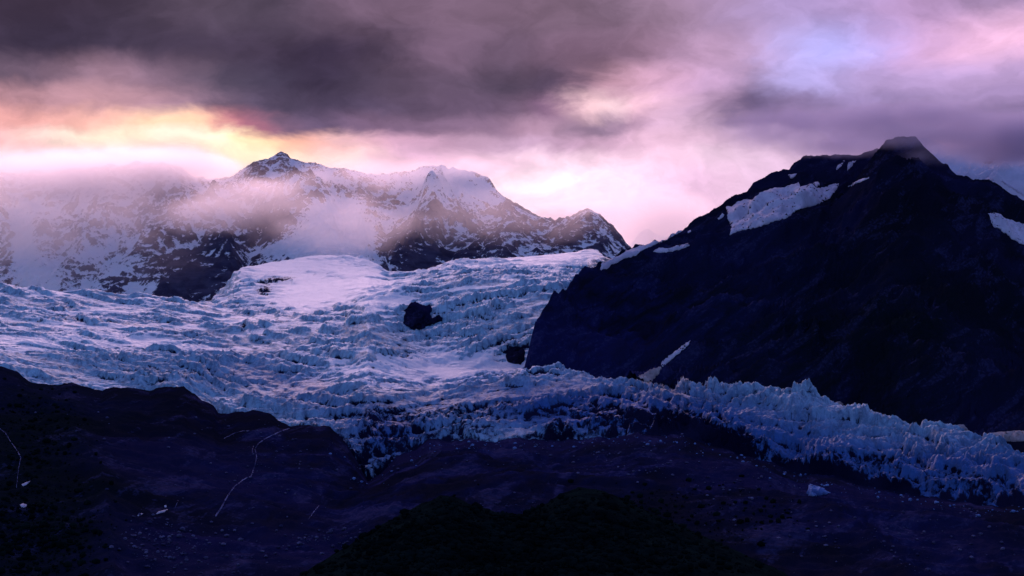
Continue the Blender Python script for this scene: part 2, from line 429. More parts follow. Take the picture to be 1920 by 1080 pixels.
# ------------------------------------------------------------------ the snowy range behind
def build_range():
    C, R = 780, 500
    px = np.linspace(-170, 1400, C)[None, :].repeat(R, 0)
    t = np.linspace(0, 1, R)[:, None].repeat(C, 1)
    Y = 5500 + (8700 - 5500) * t
    X = tanx(px) * Y
    one = np.ones_like(px)
    wob = 1 + 0.0
    crest = L([(-170, 330), (0, 322), (100, 318), (200, 306), (300, 300), (370, 322), (430, 324), (455, 312), (475, 297), (505, 289), (528, 279), (552, 294), (600, 301), (650, 306), (710, 318), (770, 319), (800, 309), (850, 305), (885, 314), (925, 342), (965, 372), (1010, 395), (1060, 410), (1120, 440), (1200, 500), (1400, 560)], px)
    my = L([(-170, 6500), (380, 6200), (430, 5850), (460, 6200), (540, 6450), (600, 6250), (700, 6050), (740, 6000), (860, 6300), (1000, 6700), (1400, 7000)], px)
    mb = L([(-170, 604), (430, 604), (470, 540), (540, 482), (600, 470), (690, 482), (730, 540), (780, 600), (1400, 600)], px)
    main = surf(Y, [(my, mb), (my * 0.42 + 8150 * 0.58, 0.52 * mb + 0.48 * crest), (8150 * one, crest)], 0.3, 0.7)
    a_c = L([(-170, 440), (0, 420), (100, 400), (200, 384), (300, 368), (400, 372), (480, 388), (540, 404), (565, 416), (580, 440), (592, 475), (610, 540), (640, 640), (1400, 900)], px)
    ay = L([(-170, 6300), (380, 5900), (432, 5750), (460, 6000), (540, 6500), (600, 6900), (1400, 7200)], px)
    A = surf(Y, [(ay, np.maximum(606, a_c + 30)), (7250 * one, a_c + 18)], 0.5, 0.25)
    b_c = L([(-170, 900), (600, 640), (640, 520), (665, 455), (690, 432), (740, 402), (780, 390), (812, 373), (835, 388), (870, 392), (905, 399), (950, 396), (1000, 404), (1035, 412), (1060, 408), (1080, 399), (1102, 388), (1125, 396), (1150, 420), (1172, 442), (1190, 464), (1230, 510), (1400, 620)], px)
    by = L([(-170, 7300), (620, 7000), (660, 6500), (700, 6050), (740, 5800), (860, 5950), (1000, 6300), (1400, 6700)], px)
    B = surf(Y, [(by, np.maximum(560, b_c + 30)), (7450 * one, b_c)], 0.5, 0.3)
    Z = np.maximum(np.maximum(main, A), B)
    ppx, ppy = project(X, Y, Z)
    spur = 0
    for pts, w, amp in (([(528, 280), (520, 330), (600, 400)], 22, 60), ([(528, 280), (470, 350), (420, 420)], 20, 45), ([(850, 306), (800, 360)], 25, 30),
                        ([(812, 373), (790, 430), (720, 520)], 18, 70), ([(812, 373), (860, 440), (940, 480)], 20, 60), ([(1102, 388), (1080, 430), (1040, 480)], 16, 50), ([(1102, 388), (1140, 440), (1185, 462)], 14, 40),
                        ([(950, 396), (970, 450), (1000, 480)], 14, 45), ([(565, 395), (480, 450), (300, 550)], 30, 80), ([(400, 372), (330, 440), (190, 550)], 22, 60), ([(200, 384), (170, 450), (110, 540)], 20, 60), ([(60, 400), (80, 470), (60, 540)], 18, 50)):
        spur = spur + amp * np.exp(-(polyline_dist(ppx, ppy, pts) / w / 1.4) ** 2)
    wx, wy = X + 160 * fbm(X / 500, Y / 500, 3, 5), Y + 160 * fbm(X / 500, Y / 500, 3, 8)
    near_top = sstep(0, 60, ppy - np.minimum(np.minimum(crest, 9999), np.minimum(a_c, b_c)))
    amp = 0.35 + 0.65 * near_top
    Z = Z + spur * 0.8 * near_top - 12
    rd = ridged(wx / 420, wy / 420, 7, 3, 0.58)
    Z = Z + amp * 115 * (rd - 0.45) * sstep(0, 700, Y - my) + 30 * (ridged(wx / 110, wy / 90, 5, 21, 0.6) - 0.4) * (0.5 + 0.5 * amp)
    N = normals(X, Y, Z)
    ppx, ppy = project(X, Y, Z)
    s = 0.47 + 0.8 * (np.abs(N[..., 2]) - 0.62)
    cav = blur(Z, 5) - Z
    s += np.clip(cav / 26, -0.25, 0.3) + 0.35 * fbm(X / 160, Y / 160, 5, 33, 0.6)
    s += blobs(ppx, ppy, [
        (630, 420, 55, 45, -20, 1.5), (600, 455, 60, 22, 10, 1.4), (690, 500, 40, 40, 0, 0.5), (835, 335, 60, 34, 20, 0.75), (900, 360, 50, 20, 35, 0.35), (760, 395, 60, 12, 25, 0.5),
        (48, 480, 18, 75, 4, 1.1), (90, 520, 26, 40, 10, 0.5), (190, 460, 60, 30, 0, 0.25), (230, 500, 45, 12, 20, 0.5), (170, 547, 14, 22, 30, 0.8), (255, 548, 14, 16, 40, 1.0), (280, 545, 8, 22, -30, 1.0), (500, 468, 70, 10, 12, 0.55),
        (380, 520, 70, 60, 30, -0.5), (310, 545, 60, 30, 20, -0.5), (500, 430, 70, 32, 30, -0.45), (300, 480, 60, 30, 30, -0.15), (800, 480, 70, 40, 20, -0.32), (730, 455, 50, 20, 30, -0.2), (770, 505, 50, 18, 30, -0.3), (900, 460, 80, 30, 0, -0.18),
        (1100, 430, 60, 30, 0, -0.22), (812, 385, 20, 16, 0, -0.5), (1050, 450, 40, 25, 0, -0.2), (640, 330, 70, 24, 0, 0.12), (540, 320, 40, 30, 0, 0.15), (150, 400, 150, 50, 0, 0.15)])
    o = grid_mesh('mountain', X, Y, Z, M_RANGE, {'snow': s})
    return tag(o, 'far snow-streaked mountain range under the sunset glow at the head of the glacier', 'mountain range', 'structure')
build_range()

def build_far_peak():
    C, R = 120, 60
    px = np.linspace(1100, 1500, C)[None, :].repeat(R, 0)
    Y = np.linspace(13500, 15500, R)[:, None].repeat(C, 1)
    X = tanx(px) * Y
    one = np.ones_like(px)
    cr = L([(1100, 560), (1170, 470), (1200, 428), (1215, 420), (1230, 432), (1250, 440), (1290, 430), (1340, 470), (1500, 560)], px)
    Z = surf(Y, [(13600 * one, 640 * one), (14800 * one, cr)], 0.3, 0.6)
    Z = Z + 120 * (ridged(X / 700, Y / 700, 6, 41) - 0.5)
    N = normals(X, Y, Z)
    o = grid_mesh('mountain', X, Y, Z, M_RANGE, {'snow': 0.7 + 0.5 * (np.abs(N[..., 2]) - 0.6)})
    return tag(o, 'small pale peak fading in the pink mist between the two mountains', 'mountain', 'structure')
build_far_peak()

# ------------------------------------------------------------------ glacier
G0 = [(-150, 700), (0, 706), (40, 716), (70, 734), (130, 738), (190, 750), (280, 750), (340, 745), (400, 790), (480, 790), (545, 812), (600, 812), (640, 832), (665, 862), (690, 900), (715, 886), (745, 856), (780, 838), (800, 818), (870, 820), (1000, 822), (1100, 816), (1200, 806), (1280, 812), (1340, 832), (1400, 850), (1450, 866), (1500, 884), (1560, 888), (1650, 912), (1740, 926), (1830, 942), (1920, 950), (2080, 985)]
G1 = [(-150, 636), (0, 652), (100, 664), (200, 676), (300, 684), (370, 692), (430, 712), (520, 738), (620, 748), (700, 746), (830, 735), (920, 722), (1000, 712), (1100, 713), (1200, 722), (1300, 731), (1380, 735), (1440, 740), (1490, 738), (1530, 748), (1565, 766), (1620, 772), (1660, 788), (1720, 795), (1800, 806), (1860, 828), (1920, 852), (2080, 900)]
G2 = [(-150, 612), (0, 624), (150, 634), (300, 645), (430, 658), (560, 672), (700, 690), (800, 688), (900, 690), (1000, 694), (1060, 706), (1120, 760), (2080, 960)]
G3 = [(-150, 575), (0, 585), (150, 592), (300, 600), (430, 606), (560, 606), (700, 612), (800, 618), (900, 600), (1000, 590), (1060, 592), (1110, 640), (1200, 720), (2080, 960)]
G4 = [(-150, 530), (0, 537), (60, 541), (120, 546), (200, 554), (260, 557), (320, 564), (370, 570), (395, 577), (425, 583), (500, 586), (560, 582), (620, 576), (700, 562), (760, 545), (850, 530), (930, 525), (1050, 530), (1110, 550), (1180, 640), (1300, 760), (2080, 960)]
G5 = [(-150, 660), (330, 640), (390, 570), (425, 535), (437, 515), (452, 502), (500, 494), (540, 488), (570, 482), (600, 478), (650, 480), (690, 488), (712, 498), (730, 510), (760, 512), (800, 509), (850, 491), (930, 485), (1050, 475), (1180, 461), (1260, 480), (1500, 560), (2080, 960)]
GY0 = [(-150, 3500), (400, 3450), (640, 3200), (690, 3080), (800, 3250), (1100, 3200), (1400, 2950), (1920, 2550), (2080, 2450)]
def build_glacier():
    C, R = 1150, 520
    px = np.linspace(-140, 2060, C)[None, :].repeat(R, 0)
    t = np.linspace(0, 1, R)[:, None].repeat(C, 1)
    y0 = L(GY0, px)
    y1 = y0 + L([(-150, 230), (600, 300), (1000, 300), (1400, 300), (2080, 280)], px)
    y2 = y1 + 330
    y3 = y2 + 330
    y4 = y3 + 300
    y5 = L([(-150, 5500), (440, 5650), (600, 6150), (700, 5950), (760, 5750), (1180, 6000), (2080, 6000)], px)
    ye = np.where(px < 1100, y5 + 150, np.maximum(y1 + 500, y5 + 150 - (px - 1100) * 12))
    Y = (y0 - 90) + (ye - y0 + 90) * t ** 1.45
    X = tanx(px) * Y
    jag = 9 * fbm(px / 45, 0 * px + 0.3, 4, 5) + 1.2 * fbm(px / 9, 0 * px + 0.7, 3, 6)
    g0 = L(G0, px) + jag
    Z = surf(Y, [(y0, g0), (y1, L(G1, px)), (y2, L(G2, px)), (y3, L(G3, px)), (y4, L(G4, px)), (y5, L(G5, px))], 0.5, 0.25)
    ppx, ppy = project(X, Y, Z)
    wx = X + 45 * fbm(X / 200, Y / 200, 4, 3)
    wy = Y + 45 * fbm(X / 200, Y / 200, 4, 4)
    # how broken the ice is at each place
    rough = 0.75 + blobs(ppx, ppy, [
        (820, 688, 190, 26, 2, -0.75), (590, 520, 150, 45, 0, -0.85), (560, 560, 100, 18, 0, -0.4), (505, 535, 50, 16, 5, 0.7), (610, 515, 60, 8, -6, 0.35), (1050, 482, 160, 20, 4, -0.70), (60, 640, 170, 14, -2, -0.4), (300, 640, 120, 14, -8, -0.25), (250, 575, 90, 9, -3, -0.3), (720, 645, 90, 14, 0, -0.2),
        (900, 600, 120, 60, 20, 0.25), (1600, 850, 420, 60, -12, 0.45), (300, 690, 200, 30, -5, 0.35), (720, 820, 90, 60, 0, 0.3), (1000, 750, 260, 30, 0, 0.2), (1380, 780, 150, 50, 0, 0.3)])
    rough = np.clip(rough * L([(-150, 0.75), (900, 0.9), (1200, 1.1), (2080, 1.1)], px) * (0.28 + 1.0 * sstep(-0.2, 0.22, fbm(wx / 260 + 0.12 * wy / 100, wy / 110, 4, 81) + 0.35 * sstep(1000, 1250, px))), 0.04, 1.3)
    face = sstep(0, 1, (Y - y0) / (y1 - y0)) * sstep(0, 1, (y1 + 60 - Y) / 120)
    # broad swells, terraces of ice cliffs, blocky seracs and thin fins
    wx = X + 45 * fbm(X / 200, Y / 200, 4, 3)
    wy = Y + 45 * fbm(X / 200, Y / 200, 4, 4)
    Z = Z + 24 * fbm(X / 330, Y / 240, 4, 11) * (0.2 + 0.8 * np.clip(rough, 0, 1))
    hh = Z + 46 * fbm(wx / 260, wy / 150, 5, 31) - L([(-150, -0.16), (450, -0.08), (700, 0.22), (1000, 0.30), (1250, -0.2), (2080, -0.3)], 960 + 960 * X / 4300 / T) * X
    st = 34.0
    fr = hh / st - np.floor(hh / st)
    ter = (sstep(0.0, 1.0, np.clip(fr * 3.2, 0, 1)) - fr) * st
    Z = Z + ter * np.clip(1.1 * rough, 0, 1) * 0.75
    hh2 = Z + 13 * fbm(wx / 190, wy / 60, 4, 37) + 0.16 * X
    fr2 = hh2 / 13.0 - np.floor(hh2 / 13.0)
    Z = Z + (sstep(0, 1, np.clip(fr2 * 2.6, 0, 1)) - fr2) * 13.0 * 0.5 * np.clip(rough, 0, 1)
    # crevasses: turned along the flow, which swings from across the view to down the tongue at the right
    wr = sstep(1040, 1260, px)
    def broken(deg, sx, sy, vk):
        th = math.radians(deg)
        cx, cy = wx * math.cos(th) + wy * math.sin(th), -wx * math.sin(th) + wy * math.cos(th)
        f1, f2, cid = voronoi(cx / sx + 0.5 * fbm(X / 60, Y / 60, 3, 91), cy / sy + 0.5 * fbm(X / 60, Y / 60, 3, 92), 2)
        g1, g2, gid = voronoi(cx / 19 + 0.4 * fbm(X / 30, Y / 30, 2, 9), cy / 13, 6)
        return (vk * ((cid - 0.5) * 7 - 8 * np.exp(-((f2 - f1) / 0.13) ** 2)) + vk * 0.9 * ((gid - 0.5) * 6 - 5 * np.exp(-((g2 - g1) / 0.16) ** 2))
                + 15 * (ridged(cx / 95, cy / 24, 6, 51, 0.6) - 0.4) + 11 * (ridged(cx / 150, cy / 15, 4, 55, 0.6) - 0.4))
    brk = broken(-24, 30, 58, 0.6) * (1 - wr) + (broken(38, 26, 20, 1.0) * (0.18 + 0.75 * sstep(-0.25, 0.3, fbm(X / 110, Y / 110, 3, 59))) + 6.5 * (ridged(X / 15 + Y / 40, Y / 22, 4, 58, 0.6) - 0.4) + 22 * fbm(X / 120, Y / 80, 3, 57)) * wr
    tops = 0.45 + 0.55 * sstep(0, 14, np.minimum(np.abs(ppy - L(G4, ppx)) + 99 * (ppx > 430), np.abs(ppy - L(G5, ppx))))
    Z = Z + rough * tops * brk * L([(-150, 0.6), (600, 0.65), (1100, 0.7), (1500, 0.72), (2080, 0.72)], ppx)
    Z = Z + 2.2 * fbm(X / 14, Y / 14, 4, 61) * (0.25 + rough)
    # shallow open crevasses in the smooth snow
    cv = np.abs(fbm(X / 260 + 0.3 * fbm(X / 90, Y / 90, 2, 3), Y / 70, 4, 71))
    Z = Z - 7 * np.exp(-(cv / 0.028) ** 2) * (1 - np.clip(rough, 0, 1)) * sstep(4300, 3900, Y)
    Z = np.where(Y < y0, np.minimum(Z, tanz(g0) * y0 - (y0 - Y) * 0.9), Z)
    ppx, ppy = project(X, Y, Z)
    N = normals(X, Y, Z)
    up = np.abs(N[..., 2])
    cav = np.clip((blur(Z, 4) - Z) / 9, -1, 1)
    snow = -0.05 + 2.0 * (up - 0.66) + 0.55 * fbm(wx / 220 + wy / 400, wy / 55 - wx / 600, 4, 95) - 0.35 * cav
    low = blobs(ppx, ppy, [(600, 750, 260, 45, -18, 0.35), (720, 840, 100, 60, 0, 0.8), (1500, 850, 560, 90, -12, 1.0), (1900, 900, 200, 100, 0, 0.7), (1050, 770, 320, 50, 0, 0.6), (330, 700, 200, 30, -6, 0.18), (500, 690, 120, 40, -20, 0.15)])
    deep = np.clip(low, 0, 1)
    snow += blobs(ppx, ppy, [(820, 690, 200, 26, 2, 0.9), (600, 520, 130, 45, 0, 0.9), (1050, 480, 170, 18, 4, 0.8), (60, 640, 150, 14, -2, 0.5), (300, 640, 130, 12, -8, 0.3), (160, 585, 80, 8, -3, 0.3), (700, 560, 110, 30, 0, 0.25), (950, 620, 60, 50, 20, -0.1),
                            (1100, 735, 300, 16, 0, -0.5), (300, 700, 220, 24, -5, -0.5)])
    snow -= 0.5 * deep
    dirt_and_shade = 0.45 * np.exp(-np.clip(Y - y0, 0, 999) / 30) + 0.72 * np.clip(cav * 1.4, 0, 1) - 0.15 * (up > 0.8) + blobs(ppx, ppy, [  # cav paints crevasse hollows dark as if shaded; edge and patches are debris
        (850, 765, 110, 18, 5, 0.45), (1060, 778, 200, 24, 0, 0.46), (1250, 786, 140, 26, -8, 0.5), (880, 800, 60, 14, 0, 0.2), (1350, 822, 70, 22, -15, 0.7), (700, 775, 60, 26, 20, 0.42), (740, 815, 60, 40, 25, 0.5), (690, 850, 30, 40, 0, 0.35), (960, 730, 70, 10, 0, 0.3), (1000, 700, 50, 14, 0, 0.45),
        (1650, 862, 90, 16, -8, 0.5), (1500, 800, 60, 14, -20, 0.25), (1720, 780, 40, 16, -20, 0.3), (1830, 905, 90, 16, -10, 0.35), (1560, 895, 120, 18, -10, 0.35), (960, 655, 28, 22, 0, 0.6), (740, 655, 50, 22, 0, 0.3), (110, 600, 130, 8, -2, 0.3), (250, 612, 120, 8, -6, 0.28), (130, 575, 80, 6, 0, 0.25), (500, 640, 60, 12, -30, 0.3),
        (520, 524, 44, 5, 5, 0.95), (495, 545, 18, 10, 20, 0.9), (300, 698, 190, 16, -3, 0.34), (560, 755, 80, 14, -15, 0.25), (1100, 700, 60, 8, 0, 0.2)])  # first two paint in the dark gap of the basin crevasse
    o = grid_mesh('glacier', X, Y, Z, M_ICE, {'snow': snow, 'deep': deep, 'dirt_and_shade': dirt_and_shade})
    return tag(o, 'broken blue-white glacier with crevasses and seracs spilling across the valley', 'glacier', 'structure')
glacier = build_glacier()

# ------------------------------------------------------------------ dark mountain on the right
def build_right():
    C, R = 560, 380
    px = np.linspace(955, 2090, C)[None, :].repeat(R, 0)
    t = np.linspace(0, 1, R)[:, None].repeat(C, 1)
    yb = L([(955, 3640), (1000, 3600), (1100, 3560), (1400, 3320), (1920, 2900), (2090, 2780)], px)
    Y = yb - 60 + (7000 - yb + 60) * t
    X = tanx(px) * Y
    pb = L([(955, 735), (1060, 728), (1300, 760), (1440, 772), (1560, 800), (1700, 830), (1920, 890), (2090, 930)], px)
    lc = L([(955, 780), (976, 712), (986, 672), (994, 640), (1004, 602), (1018, 570), (1038, 541), (1064, 520), (1092, 506), (1108, 490), (1126, 480), (1150, 474), (1182, 460), (1240, 440), (1292, 418), (1310, 402), (1345, 386), (1400, 364), (1412, 346), (1450, 328), (1478, 322), (1500, 300), (1524, 293), (1550, 287), (1600, 290), (1640, 285), (1700, 290), (1800, 330), (2090, 480)], px)
    ly = L([(955, 3680), (990, 3720), (1020, 3840), (1060, 4050), (1180, 4700), (1300, 5300), (1550, 5900), (2090, 6100)], px)
    Lr = surf(Y, [(yb, pb), (ly, lc)], 0.1, 0.4)
    pc = L([(955, 800), (1060, 745), (1160, 690), (1240, 620), (1300, 565), (1380, 500), (1440, 456), (1500, 420), (1545, 396), (1568, 372), (1592, 344), (1618, 303), (1642, 272), (1662, 248), (1682, 240), (1716, 241), (1735, 258), (1765, 286), (1800, 313), (1830, 322), (1855, 330), (1880, 346), (1905, 366), (1940, 394), (2090, 500)], px)
    py_ = L([(955, 4000), (1300, 4500), (1540, 5050), (1700, 5250), (2090, 5000)], px)
    Pm = surf(Y, [(yb, pb), ((yb + py_) / 2, pb * 0.44 + pc * 0.56), (py_, pc)], 0.1, 0.62)
    bc = L([(955, 900), (1640, 330), (1690, 272), (1730, 256), (1780, 268), (1830, 280), (1860, 278), (1900, 268), (1960, 270), (2090, 300)], px)
    Br = surf(Y, [(5700 + 0 * px, np.maximum(430, bc + 60)), (6600 + 0 * px, bc)], 2.5, 0.5)
    Z = np.maximum(np.maximum(Lr, Pm), Br)
    which = np.where(Br >= Z - 1e-6, 2, np.where(Pm >= Lr, 1, 0))
    ppx, ppy = project(X, Y, Z)
    top = np.minimum(np.minimum(lc, pc), bc)
    damp = 0.36 + 0.64 * sstep(0, 70, ppy - np.where(which == 1, pc, np.where(which == 0, lc, bc)))
    wx, wy = X + 120 * fbm(X / 400, Y / 400, 3, 105), Y + 120 * fbm(X / 400, Y / 400, 3, 108)
    # gullies run down to the left
    th = math.radians(35)
    cx, cy = wx * math.cos(th) + wy * math.sin(th), -wx * math.sin(th) + wy * math.cos(th)
    Z = Z + damp * (125 * (ridged(cx / 900, cy / 330, 6, 113, 0.5) - 0.45) + 36 * (ridged(cx / 160, cy / 70, 5, 117, 0.55) - 0.4)) - 6
    Z = Z + 9 * fbm(X / 60, Y / 60, 5, 119, 0.6) * (0.5 + 0.5 * damp)
    Z = Z + 34 * np.exp(-polyline_dist(ppx, ppy, [(1572, 372), (1440, 520), (1290, 660), (1180, 730)]) / 26) * damp
    ppx, ppy = project(X, Y, Z)
    veg = np.clip(0.35 + 0.5 * fbm(X / 300, Y / 300, 4, 130) + blobs(ppx, ppy, [(1650, 620, 300, 160, 0, 0.5), (1100, 640, 120, 90, 0, -0.5), (1690, 300, 110, 60, 0, -0.3)]), 0, 1)
    snow = np.where(which == 2, 0.75 + 0.5 * fbm(X / 200, Y / 200, 4, 131), -0.5)
    snow = snow + 0.0
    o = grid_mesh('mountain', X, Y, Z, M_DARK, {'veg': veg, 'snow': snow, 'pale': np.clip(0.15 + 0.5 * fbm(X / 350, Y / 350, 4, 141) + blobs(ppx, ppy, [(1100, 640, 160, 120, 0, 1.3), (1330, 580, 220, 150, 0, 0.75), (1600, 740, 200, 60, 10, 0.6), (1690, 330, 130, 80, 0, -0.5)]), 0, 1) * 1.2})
    return tag(o, 'near-black pyramid mountain with patches of old snow, its summit in cloud', 'mountain', 'structure')
right = build_right()

# ------------------------------------------------------------------ bare rock slope below the ice
RT = [(-150, 668), (0, 690), (30, 698), (62, 719), (100, 722), (135, 719), (165, 728), (192, 735), (212, 726), (245, 729), (280, 731), (320, 724), (345, 724), (366, 738), (376, 748), (400, 760), (410, 776), (440, 772), (480, 770), (508, 778), (528, 792), (545, 802), (575, 800), (618, 800), (640, 824), (665, 858), (690, 902), (715, 888), (745, 858), (780, 842), (800, 824), (870, 826), (1000, 828), (1100, 822), (1200, 812), (1280, 818), (1340, 838), (1400, 856), (1450, 872), (1500, 890), (1560, 894), (1650, 918), (1740, 932), (1830, 946), (1920, 954), (2080, 990)]
def build_slope():
    C, R = 850, 290
    px = np.linspace(-140, 2060, C)[None, :].repeat(R, 0)
    t = np.linspace(0, 1, R)[:, None].repeat(C, 1)
    yt = L(GY0, px) - L([(-150, 130), (560, 110), (640, 20), (2080, 12)], px)
    Y = 1350 + (yt + 160 - 1350) * t
    X = tanx(px) * Y
    rt = L(RT, px) + (9 * fbm(px / 45, 0 * px + 0.3, 4, 5) + 1.2 * fbm(px / 9, 0 * px + 0.7, 3, 6)) * sstep(620, 660, px) + 5 * fbm(px / 30, 0 * px + 0.6, 4, 7) * sstep(660, 620, px)
    one = np.ones_like(px)
    m1 = L([(-150, 840), (200, 860), (640, 940), (900, 905), (1200, 905), (1500, 960), (1920, 1010), (2080, 1040)], px)
    Z = surf(Y, [(1350 * one, 1240 * one), (2250 + (yt - 3000) * 0.4, np.maximum(m1, rt + 25)), (yt, rt)], 0.1, 0.05)
    ppx, ppy = project(X, Y, Z)
    d = sstep(0, 45, ppy - rt) * 0.8 + 0.2
    wx, wy = X + 60 * fbm(X / 200, Y / 200, 3, 205), Y + 60 * fbm(X / 200, Y / 200, 3, 208)
    Z = Z + d * (20 * fbm(wx / 300, wy / 200, 5, 211) + 9 * (ridged(wx / 150, wy / 70, 6, 213, 0.6) - 0.4) + 5 * fbm(X / 30, Y / 24, 5, 215, 0.6))
    Z = Z + 1.6 * fbm(X / 12, Y / 12, 3, 217)
    # the left shoulder and low ribs
    for pts, w, amp in (([(0, 700), (110, 790), (190, 900), (215, 1080)], 40, 16), ([(120, 1000), (60, 900), (0, 870)], 30, 10), ([(960, 830), (820, 900), (700, 1000)], 40, 14), ([(1400, 900), (1600, 1000), (1700, 1080)], 35, 14), ([(1600, 930), (1800, 1000), (1920, 1060)], 30, 10)):
        Z = Z + d * amp * np.exp(-polyline_dist(ppx, ppy, pts) / w)
    ppx, ppy = project(X, Y, Z)
    veg = np.clip(0.1 + 0.4 * fbm(X / 180, Y / 180, 4, 230) + blobs(ppx, ppy, [(40, 1000, 170, 170, 20, 1.2), (60, 800, 120, 110, 20, 0.7), (200, 760, 130, 60, 0, 0.3), (1100, 1000, 260, 60, 0, 0.5)]), 0, 1)
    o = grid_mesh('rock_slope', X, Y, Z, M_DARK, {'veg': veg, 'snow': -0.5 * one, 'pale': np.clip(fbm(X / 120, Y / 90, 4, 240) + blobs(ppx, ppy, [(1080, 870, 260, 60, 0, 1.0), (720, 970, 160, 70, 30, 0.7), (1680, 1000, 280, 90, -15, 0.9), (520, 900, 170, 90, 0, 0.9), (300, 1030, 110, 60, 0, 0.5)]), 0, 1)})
    return tag(o, 'dark bare rock slope below the edge of the ice', 'slope', 'structure')
slope = build_slope()

# ------------------------------------------------------------------ heath-covered hill in front
def build_hill():
    C, R = 560, 170
    px = np.linspace(340, 1800, C)[None, :].repeat(R, 0)
    t = np.linspace(0, 1, R)[:, None].repeat(C, 1)
    one = np.ones_like(px)
    cr = L([(340, 1240), (480, 1130), (560, 1078), (620, 1040), (700, 992), (740, 968), (790, 944), (825, 929), (850, 928), (880, 944), (930, 958), (985, 962), (1020, 946), (1050, 926), (1090, 914), (1130, 920), (1180, 944), (1230, 966), (1290, 992), (1370, 1028), (1450, 1064), (1540, 1110), (1800, 1260)], px)
    yc = L([(340, 1550), (840, 1650), (985, 1720), (1100, 1800), (1800, 1700)], px)
    Y = 700 + (2050 - 700) * t ** 0.9
    X = tanx(px) * Y
    Z = surf(Y, [(700 * one, 1800 * one), (1250 * one, np.maximum(1090, cr + 30)), (yc, cr)], 0.1, 0.5)
    ppx, ppy = project(X, Y, Z)
    d = 0.15 + 0.85 * sstep(0, 60, ppy - cr)
    Z = Z + d * (15 * fbm(X / 150, Y / 110, 5, 311) + 8 * (ridged(X / 70, Y / 60, 5, 313) - 0.4)) + 1.8 * fbm(X / 11, Y / 11, 4, 315)
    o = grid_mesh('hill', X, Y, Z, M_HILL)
    return tag(o, 'dark green-black twin-topped hill in front of the rock slope', 'hill', 'structure')
hill = build_hill()

# valley floor under everything, out to the horizon
def build_ground():
    x = np.linspace(-40000, 40000, 120)[None, :].repeat(120, 0)
    y = np.linspace(-30000, 60000, 120)[:, None].repeat(120, 1)
    z = -900 + 40 * fbm(x / 4000, y / 4000, 3, 401)
    o = grid_mesh('ground', x, y, z, M_HILL)
    return tag(o, 'dark valley floor below the slopes', 'ground', 'structure')
build_ground()

# ------------------------------------------------------------------ pieces that lie on the slopes
dg = bpy.context.evaluated_depsgraph_get()
dg.update()
def hit(target, px, py):
    d = Vector((tanx(px), 1, tanz(py))).normalized()
    ok, loc, nrm, _ = target.ray_cast(Vector((0, 0, 0)), d)
    return (loc, nrm) if ok else (None, None)
def rough_outline(pts, closed=True, step=5.0, jag=1.6, seed=0):
    rng = random.Random(seed)
    res = []
    n = len(pts)
    for i in range(n if closed else n - 1):
        (x0, y0), (x1, y1) = pts[i], pts[(i + 1) % n]
        l = math.hypot(x1 - x0, y1 - y0)
        k = max(1, int(l / step))
        for q in range(k):
            f = q / k
            j = jag if q else jag * 0.4
            res.append((x0 + (x1 - x0) * f + rng.uniform(-j, j), y0 + (y1 - y0) * f + rng.uniform(-j, j) * 0.7))
    if not closed:
        res.append(pts[-1])
    return res
def drape(name, target, outline, mat, thick, seed=0, step=5.0, jag=1.6, bumpy=0.0):
    """a real layer lying on a slope: the outline is carried onto the ground and filled, thin at the rim"""
    b = rough_outline(outline, True, step, jag, seed)
    rng = random.Random(seed + 1)
    xs, ys = [p[0] for p in b], [p[1] for p in b]
    x0, x1, y0, y1 = min(xs), max(xs), min(ys), max(ys)
    g = max(step * 0.8, (x1 - x0) / 60)
    inner = []
    ba = np.array(b)
    yv = y0 + g * 0.5
    while yv < y1:
        xv = x0 + g * 0.5
        while xv < x1:
            inner.append((xv + rng.uniform(-.3, .3) * g, yv + rng.uniform(-.3, .3) * g))
            xv += g
        yv += g * 0.7
    n = len(b)
    def inside(x, y):
        r = False
        for i in range(n):
            xa, ya = b[i]; xb, yb = b[i - 1]
            if (ya > y) != (yb > y) and x < (xb - xa) * (y - ya) / (yb - ya) + xa:
                r = not r
        return r
    inner = [p for p in inner if inside(*p) and np.min(np.hypot(ba[:, 0] - p[0], ba[:, 1] - p[1])) > step * 0.45]
    pts = [Vector(p) for p in b + inner]
    vs, _, fs, orig, _, _ = delaunay_2d_cdt(pts, [], [list(range(n))], 1, 1e-4)
    co = []
    for vtx in vs:
        for dn_ in range(0, 24, 2):
            loc, nrm = hit(target, vtx.x, vtx.y + dn_)
            if loc is not None:
                break
        if loc is None:
            return None
        if nrm.z < 0:
            nrm = -nrm
        dd = np.min(np.hypot(ba[:, 0] - vtx.x, ba[:, 1] - vtx.y))
        h = thick * (0.25 + 0.75 * min(1, dd / (step * 1.6)))
        if bumpy:
            h += bumpy * rng.random() * min(1, dd / step)
        # lift along the ground's normal, and a little towards the open side of the slope
        co.append(loc + nrm * h + Vector((0, -1, 0.4)) * (0.4 * h))
    # a wall round the rim closes it down to the slope
    nv = len(co)
    faces = [tuple(f) for f in fs]
    from collections import Counter
    ec = Counter()
    for f in faces:
        for i in range(len(f)):
            ec[frozenset((f[i], f[(i + 1) % len(f)]))] += 1
    low = {}
    cen = sum(co, Vector()) / nv
    base = list(co)
    for f in list(faces):
        for i in range(len(f)):
            a_, b_ = f[i], f[(i + 1) % len(f)]
            if ec[frozenset((a_, b_))] == 1:
                for q in (a_, b_):
                    if q not in low:
                        low[q] = len(base)
                        base.append(co[q] + Vector((0, 1, -0.8)) * thick * 1.6)
                faces.append((b_, a_, low[a_], low[b_]))
    org = cen.copy()
    me = bpy.data.meshes.new(name)
    me.from_pydata([v - org for v in base], [], faces)
    me.polygons.foreach_set('use_smooth', np.ones(len(faces), dtype=bool))
    me.materials.append(mat)
    o = bpy.data.objects.new(name, me)
    o.location = org
    col.objects.link(o)
    return o
